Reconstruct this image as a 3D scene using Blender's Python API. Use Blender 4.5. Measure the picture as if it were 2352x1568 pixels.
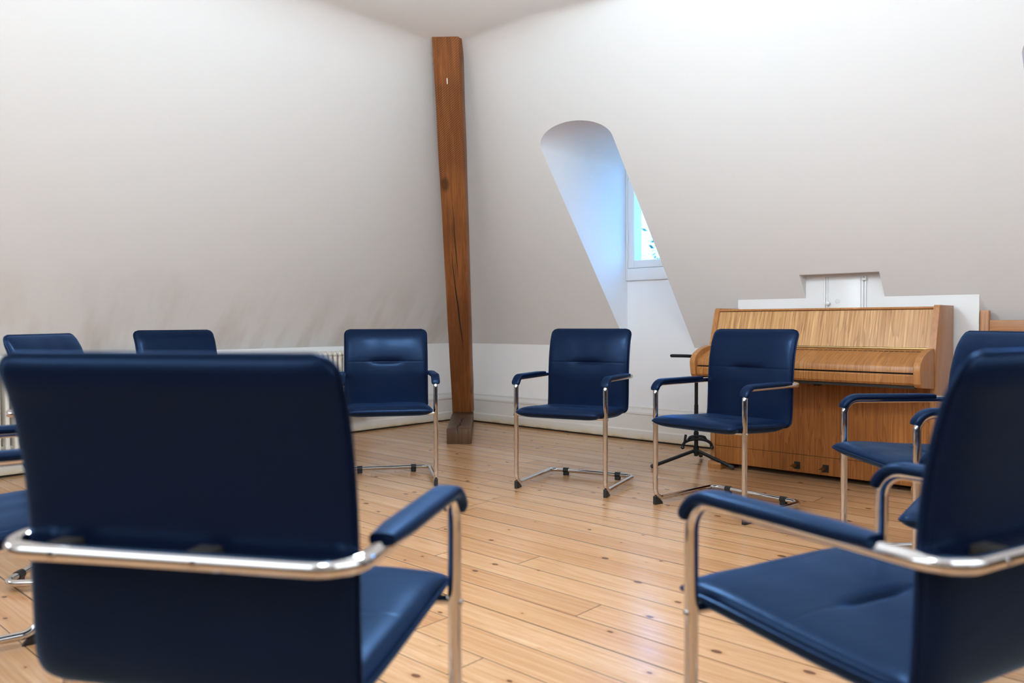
import bpy, bmesh, math, random
from mathutils import Vector, Matrix, noise
for o in list(bpy.data.objects): bpy.data.objects.remove(o)
SC = bpy.context.scene
COL = SC.collection
PI = math.pi
# ------------------------------------------------------------------ camera
CAMH = .933; PIT = math.radians(1.3654); ROL = math.radians(-.178)
cd = bpy.data.cameras.new('camera'); cam = bpy.data.objects.new('camera', cd); COL.objects.link(cam)
cd.sensor_width = 36; cd.lens = 1807.4/2352*36; cd.clip_start = .05; cd.clip_end = 200
f_ = Vector((0, math.cos(PIT), -math.sin(PIT))); u_ = Vector((0, math.sin(PIT), math.cos(PIT))); r_ = Vector((1, 0, 0))
c_, s_ = math.cos(ROL), math.sin(ROL)
rr = r_*c_ + u_*s_; uu = u_*c_ - r_*s_
mw = Matrix((( rr.x, uu.x, -f_.x, 0), (rr.y, uu.y, -f_.y, 0), (rr.z, uu.z, -f_.z, CAMH), (0, 0, 0, 1)))
cam.matrix_world = mw
cd.dof.use_dof = True; cd.dof.focus_distance = 4.6; cd.dof.aperture_fstop = 2.8
SC.camera = cam
# ------------------------------------------------------------------ view, world
SC.view_settings.view_transform = 'Standard'; SC.view_settings.look = 'None'
SC.view_settings.gamma = 1; SC.view_settings.use_curve_mapping = False
SC.view_settings.exposure = 0.22
SC.cycles.max_bounces = 10; SC.cycles.diffuse_bounces = 6; SC.cycles.glossy_bounces = 5
SC.cycles.sample_clamp_indirect = 6.0
SC.cycles.use_denoising = True
wd = bpy.data.worlds.new('sky'); SC.world = wd; wd.use_nodes = True
bg = wd.node_tree.nodes['Background']; bg.inputs[1].default_value = 8.5
_tc = wd.node_tree.nodes.new('ShaderNodeTexCoord'); _sp = wd.node_tree.nodes.new('ShaderNodeSeparateXYZ'); _rp = wd.node_tree.nodes.new('ShaderNodeValToRGB')
wd.node_tree.links.new(_tc.outputs['Generated'], _sp.inputs[0]); wd.node_tree.links.new(_sp.outputs[2], _rp.inputs[0]); wd.node_tree.links.new(_rp.outputs[0], bg.inputs[0])
_e = _rp.color_ramp.elements; _e[0].position = 0.0; _e[0].color = (.05, .09, .10, 1); _e[1].position = .03; _e[1].color = (.125, .44, 1.0, 1)
# ------------------------------------------------------------------ room frame: a along the right wall, b along the left wall, from the corner
CORN = Vector((-.533, 7.606, 0)); ROT = math.atan2(-.675, .738)
RM = Matrix.Translation(CORN) @ Matrix.Rotation(ROT, 4, 'Z')
def rp(a, b, z): return Vector((a, -b, z))
def rw(a, b, z): return RM @ rp(a, b, z)
ZK = .74; TS = 1.32; ZC = 2.77; AE = (ZC-ZK)/TS; RMAX = 7.9
def area(name, loc, target, sx, sy, power, col):
    l = bpy.data.lights.new(name, 'AREA'); l.shape = 'RECTANGLE'; l.size = sx; l.size_y = sy; l.energy = power; l.color = col
    o = bpy.data.objects.new(name, l); COL.objects.link(o); o.location = loc
    o.rotation_euler = (Vector(target)-Vector(loc)).to_track_quat('-Z', 'Y').to_euler(); return o
# added area fill, as from unseen windows; no such windows are modelled
area('window_light', rw(.75, 6.2, 1.9), rw(4.5, 5.0, 1.0), 1.9, 1.1, 42, (.86, .94, 1.0))
area('window_light', rw(3.6, RMAX-.1, 1.55), rw(3.4, 2, 1.3), 3.0, 1.3, 4, (.86, .94, 1.0))
area('window_light', rw(RMAX-.1, 3.4, 1.6), rw(2, 3.2, 1.2), 2.2, 1.2, 4, (.86, .94, 1.0))
# overhead lamps read off the light, plus one added above the camera
def lamp(a, b, z, power, r=.22, col=(.77, .905, 1.0)):
    l = bpy.data.lights.new('ceiling_lamp', 'POINT'); l.energy = power; l.shadow_soft_size = r; l.color = col
    o = bpy.data.objects.new('ceiling_lamp', l); COL.objects.link(o); o.location = rw(a, b, z)
lamp(3.5, 3.25, 2.15, 84); lamp(3.1, 5.0, 2.2, 38); lamp(5.0, 3.3, 2.2, 40); lamp(5.2, 5.4, 2.4, 36)  # last one added to highlight the near chair's top edge
# high fill lights added behind the camera to lift the far corner
area('roof_window_light', rw(6.9, 4.0, 2.15), rw(1.2, 1.6, 1.35), 2.6, .9, 26, (.80, .92, 1.0))
area('roof_window_light', rw(4.0, 7.0, 2.15), rw(1.6, 1.0, 1.35), 2.6, .9, 26, (.80, .92, 1.0))

# ------------------------------------------------------------------ materials
def mat(name):
    m = bpy.data.materials.new(name); m.use_nodes = True; nt = m.node_tree
    return m, nt, nt.nodes['Principled BSDF']
def N(nt, t, **k):
    n = nt.nodes.new(t)
    for a, v in k.items(): setattr(n, a, v)
    return n
def L(nt, a, b): nt.links.new(a, b)
def plain(name, col, rough=.5, metal=0, bump=0, bscale=40, coat=0, spec=.5):
    m, nt, p = mat(name)
    p.inputs['Base Color'].default_value = (*col, 1); p.inputs['Roughness'].default_value = rough; p.inputs['Metallic'].default_value = metal
    p.inputs['Coat Weight'].default_value = coat; p.inputs['Specular IOR Level'].default_value = spec
    tc = N(nt, 'ShaderNodeTexCoord'); nz = N(nt, 'ShaderNodeTexNoise'); nz.inputs['Scale'].default_value = bscale; nz.inputs['Detail'].default_value = 4
    L(nt, tc.outputs['Object'], nz.inputs['Vector'])
    mr = N(nt, 'ShaderNodeMapRange'); mr.inputs[3].default_value = rough*.88; mr.inputs[4].default_value = min(1, rough*1.12)
    L(nt, nz.outputs[0], mr.inputs[0]); L(nt, mr.outputs[0], p.inputs['Roughness'])
    if bump:
        b = N(nt, 'ShaderNodeBump'); b.inputs['Strength'].default_value = bump; b.inputs['Distance'].default_value = .002
        L(nt, nz.outputs[0], b.inputs['Height']); L(nt, b.outputs[0], p.inputs['Normal'])
    return m
def mathn(nt, op, a, b=None, c=None):
    n = N(nt, 'ShaderNodeMath', operation=op)
    for i, v in enumerate((a, b, c)):
        if v is None: continue
        if isinstance(v, (int, float)): n.inputs[i].default_value = v
        else: L(nt, v, n.inputs[i])
    return n.outputs[0]
def ramp(nt, fac, stops):
    r = N(nt, 'ShaderNodeValToRGB'); e = r.color_ramp.elements
    while len(e) < len(stops): e.new(.5)
    for q, (p, c) in zip(e, stops): q.position = p; q.color = (*c, 1) if len(c) == 3 else c
    L(nt, fac, r.inputs[0]); return r.outputs[0]
def mixc(nt, fac, a, b, blend='MIX'):
    n = N(nt, 'ShaderNodeMix', data_type='RGBA', blend_type=blend)
    if isinstance(fac, (int, float)): n.inputs[0].default_value = fac
    else: L(nt, fac, n.inputs[0])
    for i, v in ((6, a), (7, b)):
        if isinstance(v, tuple): n.inputs[i].default_value = (*v, 1)
        else: L(nt, v, n.inputs[i])
    return n.outputs[2]
def mapped(nt, scale, rot=(0, 0, 0), loc=(0, 0, 0)):
    tc = N(nt, 'ShaderNodeTexCoord'); mp = N(nt, 'ShaderNodeMapping')
    mp.inputs['Scale'].default_value = scale; mp.inputs['Rotation'].default_value = rot; mp.inputs['Location'].default_value = loc
    L(nt, tc.outputs['Object'], mp.inputs[0]); return mp.outputs[0]
def tex(nt, vec, scale, detail=3, rough=.5, dist=0):
    n = N(nt, 'ShaderNodeTexNoise'); n.inputs['Scale'].default_value = scale; n.inputs['Detail'].default_value = detail
    n.inputs['Roughness'].default_value = rough; n.inputs['Distortion'].default_value = dist; L(nt, vec, n.inputs['Vector']); return n.outputs[0]

def plaster(name, col, stain=0.0):
    m, nt, p = mat(name); p.inputs['Roughness'].default_value = .75; p.inputs['Specular IOR Level'].default_value = .25
    v = mapped(nt, (1, 1, 1)); c = mixc(nt, mathn(nt, 'MULTIPLY', tex(nt, v, .7, 2), .12), col, tuple(x*.82 for x in col))
    if stain:
        vs = mapped(nt, (1, 2.6, .55), (.35, 0, 0)); s = tex(nt, vs, 1.7, 3, .5)
        sp = N(nt, 'ShaderNodeSeparateXYZ'); tc = N(nt, 'ShaderNodeTexCoord'); L(nt, tc.outputs['Object'], sp.inputs[0])
        zz = mathn(nt, 'SUBTRACT', 1.35, sp.outputs[2]); zz = N(nt, 'ShaderNodeClamp').outputs[0] if False else mathn(nt, 'MULTIPLY', mathn(nt, 'MAXIMUM', zz, 0.0), 1.6)
        sm = N(nt, 'ShaderNodeMapRange'); sm.inputs[1].default_value = .45; sm.inputs[2].default_value = .8; L(nt, s, sm.inputs[0])
        k = mathn(nt, 'MINIMUM', mathn(nt, 'MULTIPLY', mathn(nt, 'MULTIPLY', sm.outputs[0], zz), stain), .5)
        c = mixc(nt, k, c, (.50, .40, .33))
    L(nt, c, p.inputs['Base Color'])
    b = N(nt, 'ShaderNodeBump'); b.inputs['Strength'].default_value = .25; b.inputs['Distance'].default_value = .02
    h = mathn(nt, 'ADD', mathn(nt, 'MULTIPLY', tex(nt, v, 1.6, 3, .5), 1.0), mathn(nt, 'MULTIPLY', tex(nt, v, 30, 3, .5), .02))
    L(nt, h, b.inputs['Height']); L(nt, b.outputs[0], p.inputs['Normal'])
    return m
M = {}
M['slope'] = plaster('slope_plaster', (.785, .78, .772), .95)
M['slope2'] = plaster('slope_plaster_right', (.785, .782, .778))
M['ceil'] = plaster('ceiling_plaster', (.795, .788, .78))
M['knee'] = plaster('knee_wall_paint', (.90, .90, .90))
M['reveal'] = plaster('dormer_reveal_paint', (.84, .85, .87))
M['gloss'] = plain('white_gloss_paint', (.80, .80, .80), .35, bump=.08, bscale=18)
M['cream'] = plain('aged_cream_paint', (.66, .61, .53), .4, bump=.1, bscale=30)
M['rad'] = plain('radiator_enamel', (.74, .71, .64), .35)
M['black'] = plain('black_rubber', (.012, .012, .013), .5)
M['bsteel'] = plain('black_painted_steel', (.004, .0045, .006), .5, spec=.3)
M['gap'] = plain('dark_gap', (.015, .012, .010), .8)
M['brass'] = plain('aged_brass', (.30, .19, .08), .35, 1)
M['trunk'] = plain('bark', (.10, .07, .05), .8)
M['leaf'] = plain('foliage', (.010, .055, .060), .6)
M['paper'] = plain('white_paint_chip', (.85, .85, .85), .6)

def vinyl():
    m = bpy.data.materials.new('navy_vinyl'); m.use_nodes = True; nt = m.node_tree; nt.nodes.clear()
    out = N(nt, 'ShaderNodeOutputMaterial'); mx = N(nt, 'ShaderNodeMixShader'); df = N(nt, 'ShaderNodeBsdfDiffuse'); gl = N(nt, 'ShaderNodeBsdfGlossy')
    v = mapped(nt, (1, 1, 1)); n1 = tex(nt, v, 9, 3)
    L(nt, mixc(nt, n1, (.0030, .0062, .020), (.0042, .0085, .028)), df.inputs[0])
    gl.inputs[0].default_value = (.25, .46, .86, 1); gl.inputs['Roughness'].default_value = .31
    fn = N(nt, 'ShaderNodeFresnel'); fn.inputs[0].default_value = 1.44
    b = N(nt, 'ShaderNodeBump'); b.inputs['Strength'].default_value = .35; b.inputs['Distance'].default_value = .004
    vs = mapped(nt, (1, 2.2, 3)); h = mathn(nt, 'ADD', tex(nt, vs, 5, 3, .45, .6), mathn(nt, 'MULTIPLY', tex(nt, v, 420, 2), .03))
    L(nt, h, b.inputs['Height'])
    for n_ in (df, gl, fn): L(nt, b.outputs[0], n_.inputs['Normal'])
    L(nt, mathn(nt, 'MINIMUM', mathn(nt, 'MULTIPLY', fn.outputs[0], .9), .42), mx.inputs[0]); L(nt, df.outputs[0], mx.inputs[1]); L(nt, gl.outputs[0], mx.inputs[2]); L(nt, mx.outputs[0], out.inputs[0]); return m
M['vinyl'] = vinyl()
M['chrome'] = plain('chrome', (.66, .65, .65), .06, 1)

def floor_mat():
    m, nt, p = mat('pine_boards'); W = .139
    tc = N(nt, 'ShaderNodeTexCoord'); sp = N(nt, 'ShaderNodeSeparateXYZ'); L(nt, tc.outputs['Object'], sp.inputs[0])
    x = sp.outputs[0]; b = mathn(nt, 'MULTIPLY', sp.outputs[1], -1)
    t = mathn(nt, 'DIVIDE', mathn(nt, 'ADD', b, W-.092), W); idx = mathn(nt, 'FLOOR', t); fr = mathn(nt, 'FRACT', t)
    wn = N(nt, 'ShaderNodeTexWhiteNoise', noise_dimensions='1D'); L(nt, idx, wn.inputs['W']); rnd = wn.outputs[0]
    # butt joints
    xo = mathn(nt, 'DIVIDE', mathn(nt, 'ADD', x, mathn(nt, 'MULTIPLY', rnd, 7.3)), 2.9); xi = mathn(nt, 'FLOOR', xo); xf = mathn(nt, 'FRACT', xo)
    wn2 = N(nt, 'ShaderNodeTexWhiteNoise', noise_dimensions='2D'); cb = N(nt, 'ShaderNodeCombineXYZ'); L(nt, idx, cb.inputs[0]); L(nt, xi, cb.inputs[1]); L(nt, cb.outputs[0], wn2.inputs['Vector'])
    rb = wn2.outputs[0]
    # grain coords, shifted per board
    cg = N(nt, 'ShaderNodeCombineXYZ'); L(nt, mathn(nt, 'MULTIPLY', x, 1.0), cg.inputs[0]); L(nt, mathn(nt, 'MULTIPLY', fr, W*9), cg.inputs[1]); L(nt, mathn(nt, 'MULTIPLY', rb, 50), cg.inputs[2])
    g1 = tex(nt, cg.outputs[0], 3.2, 5, .6, 1.2)
    cg2 = N(nt, 'ShaderNodeCombineXYZ'); L(nt, mathn(nt, 'MULTIPLY', x, 1.3), cg2.inputs[0]); L(nt, mathn(nt, 'MULTIPLY', b, 55), cg2.inputs[1]); L(nt, mathn(nt, 'MULTIPLY', rb, 30), cg2.inputs[2])
    g2 = tex(nt, cg2.outputs[0], 1.5, 4, .6)
    base = ramp(nt, rb, [(0, (.41, .190, .090)), (.5, (.54, .29, .150)), (1, (.63, .385, .225))])
    c = mixc(nt, ramp(nt, g1, [(.35, (0, 0, 0)), (.75, (1, 1, 1))]), base, (.46, .215, .075))
    c = mixc(nt, .30, c, mixc(nt, ramp(nt, g2, [(.3, (0, 0, 0)), (.7, (1, 1, 1))]), (.38, .175, .07), (.80, .56, .34)))
    # knots
    ck = N(nt, 'ShaderNodeCombineXYZ'); L(nt, mathn(nt, 'MULTIPLY', x, .62), ck.inputs[0]); L(nt, mathn(nt, 'MULTIPLY', b, 1.0), ck.inputs[1])
    vo = N(nt, 'ShaderNodeTexVoronoi', voronoi_dimensions='2D'); vo.inputs['Scale'].default_value = 6.5; L(nt, ck.outputs[0], vo.inputs['Vector'])
    sc = N(nt, 'ShaderNodeSeparateColor'); L(nt, vo.outputs['Color'], sc.inputs[0])
    rad = mathn(nt, 'MULTIPLY', mathn(nt, 'MAXIMUM', mathn(nt, 'SUBTRACT', sc.outputs[0], .38), 0), .125)
    wob = mathn(nt, 'ADD', vo.outputs['Distance'], mathn(nt, 'MULTIPLY', tex(nt, tc.outputs['Object'], 40, 2), .03))
    dd = mathn(nt, 'SUBTRACT', mathn(nt, 'SUBTRACT', wob, .012), rad)
    kn = ramp(nt, mathn(nt, 'ADD', mathn(nt, 'MULTIPLY', dd, 14), .45), [(.30, (1, 1, 1)), (.52, (0, 0, 0))])
    halo = ramp(nt, mathn(nt, 'ADD', mathn(nt, 'MULTIPLY', dd, 6), .3), [(.2, (1, 1, 1)), (.75, (0, 0, 0))])
    on = mathn(nt, 'GREATER_THAN', sc.outputs[0], .40)
    c = mixc(nt, mathn(nt, 'MULTIPLY', mathn(nt, 'MULTIPLY', halo, on), .45), c, (.40, .16, .05))
    c = mixc(nt, mathn(nt, 'MULTIPLY', mathn(nt, 'MULTIPLY', kn, on), .85), c, (.085, .030, .015))
    # seams
    ds = mathn(nt, 'MINIMUM', fr, mathn(nt, 'SUBTRACT', 1, fr))
    wn3 = N(nt, 'ShaderNodeTexWhiteNoise', noise_dimensions='1D'); L(nt, mathn(nt, 'FLOOR', mathn(nt, 'ADD', t, .5)), wn3.inputs['W'])
    sw = mathn(nt, 'ADD', .008, mathn(nt, 'MULTIPLY', wn3.outputs[0], .018))
    seam = mathn(nt, 'LESS_THAN', ds, sw)
    dj = mathn(nt, 'MINIMUM', xf, mathn(nt, 'SUBTRACT', 1, xf)); joint = mathn(nt, 'LESS_THAN', dj, .0006)
    sm = mathn(nt, 'MAXIMUM', seam, joint)
    c = mixc(nt, mathn(nt, 'MULTIPLY', sm, .85), c, (.030, .016, .010))
    L(nt, c, p.inputs['Base Color'])
    rgh = N(nt, 'ShaderNodeMapRange'); rgh.inputs[3].default_value = .15; rgh.inputs[4].default_value = .28; L(nt, g1, rgh.inputs[0]); L(nt, rgh.outputs[0], p.inputs['Roughness'])
    p.inputs['Specular IOR Level'].default_value = .5
    bp = N(nt, 'ShaderNodeBump'); bp.inputs['Strength'].default_value = .5; bp.inputs['Distance'].default_value = .003
    cup = mathn(nt, 'POWER', mathn(nt, 'MULTIPLY', ds, 2), .35)
    hh = mathn(nt, 'ADD', mathn(nt, 'SUBTRACT', mathn(nt, 'MULTIPLY', cup, .55), mathn(nt, 'MULTIPLY', sm, 1.2)), mathn(nt, 'MULTIPLY', tex(nt, tc.outputs['Object'], 4, 3), .8))
    L(nt, hh, bp.inputs['Height']); L(nt, bp.outputs[0], p.inputs['Normal']); return m
M['floor'] = floor_mat()

def wood(name, c1, c2, dark, axis='z', rough=.38, fine=60, cath=1.0, spec=.4):
    """veneer with the grain running along the given object axis"""
    m, nt, p = mat(name)
    lo = 1.1; st = {'x': (lo, 16, 16), 'y': (16, lo, 16), 'z': (16, 16, lo), 'face': (17, lo, lo)}[axis]
    v = mapped(nt, st); n1 = tex(nt, v, 1.0, 3, .45, .35*cath)
    bands = mathn(nt, 'FRACT', mathn(nt, 'MULTIPLY', n1, 9))
    bn = ramp(nt, bands, [(0, (0, 0, 0)), (.75, (.55, .55, .55)), (.93, (1, 1, 1)), (1, (0, 0, 0))])
    st2 = {'x': (1.2, fine, fine), 'y': (fine, 1.2, fine), 'z': (fine, fine, 1.2), 'face': (fine, 1.5, 1.5)}[axis]
    n2 = ramp(nt, tex(nt, mapped(nt, st2), 1.6, 3, .6), [(.32, (0, 0, 0)), (.68, (1, 1, 1))])
    c = mixc(nt, n2, c1, c2); c = mixc(nt, mathn(nt, 'MULTIPLY', bn, .55), c, dark)
    L(nt, c, p.inputs['Base Color']); p.inputs['Roughness'].default_value = rough; p.inputs['Specular IOR Level'].default_value = spec
    b = N(nt, 'ShaderNodeBump'); b.inputs['Strength'].default_value = .12; b.inputs['Distance'].default_value = .001
    L(nt, n2, b.inputs['Height']); L(nt, b.outputs[0], p.inputs['Normal']); return m
M['ven'] = wood('ash_veneer', (.40, .185, .055), (.70, .42, .19), (.20, .075, .02), 'face')
M['ven_low'] = wood('walnut_veneer', (.29, .098, .022), (.41, .155, .040), (.15, .045, .011), 'face', spec=.25)  # redder lower veneer, its colour also darkened for shade under the keybed
M['ven_side'] = wood('side_veneer', (.36, .155, .055), (.46, .215, .085), (.26, .10, .035))
M['ven_lid'] = wood('lid_veneer', (.30, .110, .024), (.46, .205, .062), (.17, .055, .012), axis='face', fine=90)
M['edge'] = wood('edge_veneer', (.36, .145, .042), (.46, .21, .07), (.26, .095, .025), fine=40, cath=.4)
M['panelwood'] = wood('dark_panelling', (.05, .03, .018), (.09, .055, .03), (.03, .018, .01))  # for the added unseen panels that darken reflections
M['bench'] = wood('bench_wood', (.36, .155, .06), (.48, .23, .10), (.28, .11, .04), axis='x', cath=.4)
M['benchv'] = wood('bench_post_wood', (.38, .17, .07), (.50, .25, .11), (.30, .12, .05), axis='z', cath=.3)

def beam_mat(name, base, alt, dk, zlen):
    m, nt, p = mat(name)
    n1 = tex(nt, mapped(nt, (46, 46, 1.6)), 1.0, 5, .6, 1.6)
    c = mixc(nt, ramp(nt, n1, [(.36, (0, 0, 0)), (.64, (1, 1, 1))]), base, alt)
    # saw marks: fine slanting lines in patches
    wv = N(nt, 'ShaderNodeTexWave', wave_type='BANDS', bands_direction='Z'); wv.inputs['Scale'].default_value = 26; wv.inputs['Distortion'].default_value = 1.5; wv.inputs['Detail'].default_value = 2
    L(nt, mapped(nt, (1, 1, 1), (0, .75, 0)), wv.inputs[0])
    pt = ramp(nt, tex(nt, mapped(nt, (2, 2, 1.3), loc=(3, 1, 2)), 1.3, 2), [(.36, (0, 0, 0)), (.54, (1, 1, 1))])
    c = mixc(nt, mathn(nt, 'MULTIPLY', mathn(nt, 'MULTIPLY', wv.outputs[1], pt), .8), c, dk)
    # knots
    vo = N(nt, 'ShaderNodeTexVoronoi'); vo.inputs['Scale'].default_value = 1.0; L(nt, mapped(nt, (6, 1, 3.2)), vo.inputs['Vector'])
    sc = N(nt, 'ShaderNodeSeparateColor'); L(nt, vo.outputs['Color'], sc.inputs[0])
    k = mathn(nt, 'MULTIPLY', ramp(nt, vo.outputs['Distance'], [(.12, (1, 1, 1)), (.24, (0, 0, 0))]), mathn(nt, 'GREATER_THAN', sc.outputs[0], .55))
    c = mixc(nt, mathn(nt, 'MULTIPLY', k, .75), c, tuple(x*.5 for x in dk))
    blot = tex(nt, mapped(nt, (3, 3, 1.2), loc=(7, 0, 0)), 1.5, 3)
    c = mixc(nt, mathn(nt, 'MULTIPLY', ramp(nt, blot, [(.5, (0, 0, 0)), (.7, (1, 1, 1))]), .35), c, dk)
    L(nt, c, p.inputs['Base Color']); p.inputs['Roughness'].default_value = .5; p.inputs['Specular IOR Level'].default_value = .35
    b = N(nt, 'ShaderNodeBump'); b.inputs['Strength'].default_value = .4; b.inputs['Distance'].default_value = .004
    L(nt, mathn(nt, 'ADD', n1, mathn(nt, 'MULTIPLY', wv.outputs[1], .3)), b.inputs['Height']); L(nt, b.outputs[0], p.inputs['Normal']); return m
M['beam'] = beam_mat('old_timber', (.20, .064, .017), (.33, .122, .036), (.065, .022, .008), 3)
M['block'] = beam_mat('worn_timber', (.075, .038, .020), (.14, .070, .034), (.028, .016, .011), 1)

def glass():
    m = bpy.data.materials.new('window_glass'); m.use_nodes = True; nt = m.node_tree; nt.nodes.clear()
    out = N(nt, 'ShaderNodeOutputMaterial'); mx = N(nt, 'ShaderNodeMixShader'); tr = N(nt, 'ShaderNodeBsdfTransparent'); gl = N(nt, 'ShaderNodeBsdfGlossy')
    gl.inputs['Roughness'].default_value = .02; mx.inputs[0].default_value = .06; tr.inputs[0].default_value = (.97, .98, .98, 1)
    L(nt, tr.outputs[0], mx.inputs[1]); L(nt, gl.outputs[0], mx.inputs[2]); L(nt, mx.outputs[0], out.inputs[0]); return m
M['glass'] = glass()

# ------------------------------------------------------------------ helpers
def link(name, bm, m, parent=None, smooth=True, mw=None, recalc=True, sharp=.6):
    if recalc: bmesh.ops.recalc_face_normals(bm, faces=bm.faces)
    if smooth:
        for f in bm.faces: f.smooth = True
        for e in bm.edges:
            if len(e.link_faces) == 2 and e.calc_face_angle(0) > sharp: e.smooth = False
    me = bpy.data.meshes.new(name); bm.to_mesh(me); bm.free()
    o = bpy.data.objects.new(name, me); COL.objects.link(o); me.materials.append(m)
    if parent: o.parent = parent
    elif mw is not None: o.matrix_world = mw
    return o
def tag(o, label, cat, group=None):
    o['label'] = label; o['category'] = cat
    if group: o['group'] = group
    return o
def empty(name, mwx, label, cat, group=None):
    o = bpy.data.objects.new(name, None); o.empty_display_size = .1; COL.objects.link(o); o.matrix_world = mwx
    return tag(o, label, cat, group)
def struct(name, bm, m, parent=None, **k):
    o = link(name, bm, m, parent, mw=None if parent else RM, **k)
    if not parent: o['kind'] = 'structure'
    return o
def box(bm, x0, x1, y0, y1, z0, z1, bev=0, mtx=None, seg=2):
    g = bmesh.ops.create_cube(bm, size=1); vs = g['verts']
    for v in vs: v.co = Vector(((x0+x1)/2+v.co.x*(x1-x0), (y0+y1)/2+v.co.y*(y1-y0), (z0+z1)/2+v.co.z*(z1-z0)))
    if bev:
        es = list({e for v in vs for e in v.link_edges})
        r = bmesh.ops.bevel(bm, geom=es, offset=bev, segments=seg, affect='EDGES', profile=.5)
        vs = list({v for f in r['faces'] for v in f.verts} | {v for v in vs if v.is_valid})
    if mtx is not None:
        for v in vs: v.co = mtx @ v.co
    return vs
def rbox(bm, a0, a1, b0, b1, z0, z1, bev=0): return box(bm, a0, a1, -b1, -b0, z0, z1, bev)
def fillet(pts, radii, closed=False, seg=7):
    n = len(pts); out = []
    for i, p in enumerate(pts):
        r = radii[i] if isinstance(radii, (list, tuple)) else radii
        if (not closed and i in (0, n-1)) or r <= 0: out.append(Vector(p)); continue
        p = Vector(p); a = (Vector(pts[i-1])-p).normalized(); b = (Vector(pts[(i+1) % n])-p).normalized()
        ang = a.angle(b); t = r/math.tan(ang/2); c = p + (a+b).normalized()*(r/math.sin(ang/2))
        s, e = p+a*t-c, p+b*t-c; tot = s.angle(e); ax = s.cross(e).normalized()
        for k in range(seg+1): out.append(c + Matrix.Rotation(tot*k/seg, 3, ax) @ s)
    return out
def sweep(bm, pts, rad, n=12, closed=False, cap=True):
    pts = [Vector(p) for p in pts]; m = len(pts); R = rad if isinstance(rad, (list, tuple)) else [rad]*m
    T = []
    for i in range(m):
        if closed: t = pts[(i+1) % m]-pts[i-1]
        else: t = pts[min(i+1, m-1)]-pts[max(i-1, 0)]
        T.append(t.normalized())
    nrm = Vector((0, 0, 1)) if abs(T[0].z) < .9 else Vector((1, 0, 0)); nrm = (nrm-T[0]*nrm.dot(T[0])).normalized()
    fr = [nrm]
    for i in range(1, m):
        q = T[i-1].rotation_difference(T[i]); v = q @ fr[-1]; fr.append((v-T[i]*v.dot(T[i])).normalized())
    tw = 0
    if closed:
        q = T[-1].rotation_difference(T[0]); v = q @ fr[-1]; tw = math.atan2(T[0].dot(v.cross(fr[0])), v.dot(fr[0]))
    rings = []
    for i in range(m):
        v = Matrix.Rotation(tw*i/m, 3, T[i]) @ fr[i] if closed else fr[i]; w = T[i].cross(v)
        rings.append([bm.verts.new(pts[i]+(v*math.cos(2*PI*k/n)+w*math.sin(2*PI*k/n))*R[i]) for k in range(n)])
    for i in range(m if closed else m-1):
        a, b = rings[i], rings[(i+1) % m]
        for k in range(n): bm.faces.new((a[k], a[(k+1) % n], b[(k+1) % n], b[k]))
    if not closed and cap: bm.faces.new(rings[0][::-1]); bm.faces.new(rings[-1])
def prism(bm, poly, x0, x1, bev=0, ax='x'):
    """poly of (y,z) extruded along x (or (x,z) extruded along y)"""
    P = (lambda u, v, t: (t, u, v)) if ax == 'x' else (lambda u, v, t: (u, t, v))
    A = [bm.verts.new(P(u, v, x0)) for u, v in poly]; B = [bm.verts.new(P(u, v, x1)) for u, v in poly]
    n = len(poly); fs = [bm.faces.new(A[::-1]), bm.faces.new(B)]
    for i in range(n): fs.append(bm.faces.new((A[i], A[(i+1) % n], B[(i+1) % n], B[i])))
    if bev:
        es = list({e for e in fs[0].edges} | {e for e in fs[1].edges})
        bmesh.ops.bevel(bm, geom=es, offset=bev, segments=2, affect='EDGES', profile=.5)
def lathe(bm, prof, mtx, n=20):
    rings = []
    for r, z in prof: rings.append([bm.verts.new(mtx @ Vector((r*math.cos(2*PI*k/n), r*math.sin(2*PI*k/n), z))) for k in range(n)])
    for a, b in zip(rings, rings[1:]):
        for k in range(n): bm.faces.new((a[k], a[(k+1) % n], b[(k+1) % n], b[k]))
    bm.faces.new(rings[0][::-1]); bm.faces.new(rings[-1])

# ------------------------------------------------------------------ room shell
D1 = (1.971, 2.570); D2 = (4.812, 5.412); ZSP = 2.135; NI = (3.512, 3.99); PN = (3.046, 4.487); PB = .26; ZN = 1.228
def arch_z(a, D):
    c = (D[0]+D[1])/2; h = (D[1]-D[0])/2; return ZSP + .122*math.sqrt(max(0, 1-((a-c)/h)**2))
def smin(x, y, k):
    h = max(k-abs(x-y), 0)/k; return min(x, y)-h*h*k*.25
def surf(a, b):
    """height of the plaster above the floor: two slopes meeting in a hip, coved into the flat ceiling"""
    s = smin(ZK+TS*a, ZK+TS*b, .10 if min(a, b) > .05 else .0001)
    k = .20
    if b < a: k = .20*max(.05, 1-max(0, a-2.4)/.7) if a < 3.1 else .03
    return smin(s, ZC, k)
def columns(name, m, uvals, bstart, swap, mwx=RM):
    """one slope as columns of vertices; bstart(u) gives where the column begins"""
    bm = bmesh.new(); prev = None; NV = 56; BM = 1.2
    for u, b0 in uvals:
        be = min(u, AE+.3) if u < AE+.3 else AE+.3
        col = []
        for j in range(NV+1):
            bm_ = min(BM, .85*u)
            b = b0+(bm_-b0)*j/16 if j <= 16 else bm_+(be-bm_)*(j-16)/(NV-16)
            a_, b_ = (b, u) if swap else (u, b)
            col.append(bm.verts.new(rp(a_, b_, surf(a_, b_))))
        if prev and u-prev[0] > 1e-6:
            for j in range(NV):
                q = (prev[1][j], col[j], col[j+1], prev[1][j+1])
                if (q[0].co-q[3].co).length < 1e-6: bm.faces.new(q[:3])
                else: bm.faces.new(q)
        prev = (u, col)
    return struct(name, bm, m, recalc=True, sharp=3)
us = []
def rng(a, b, n): return [a+(b-a)*i/n for i in range(n+1)]
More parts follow.
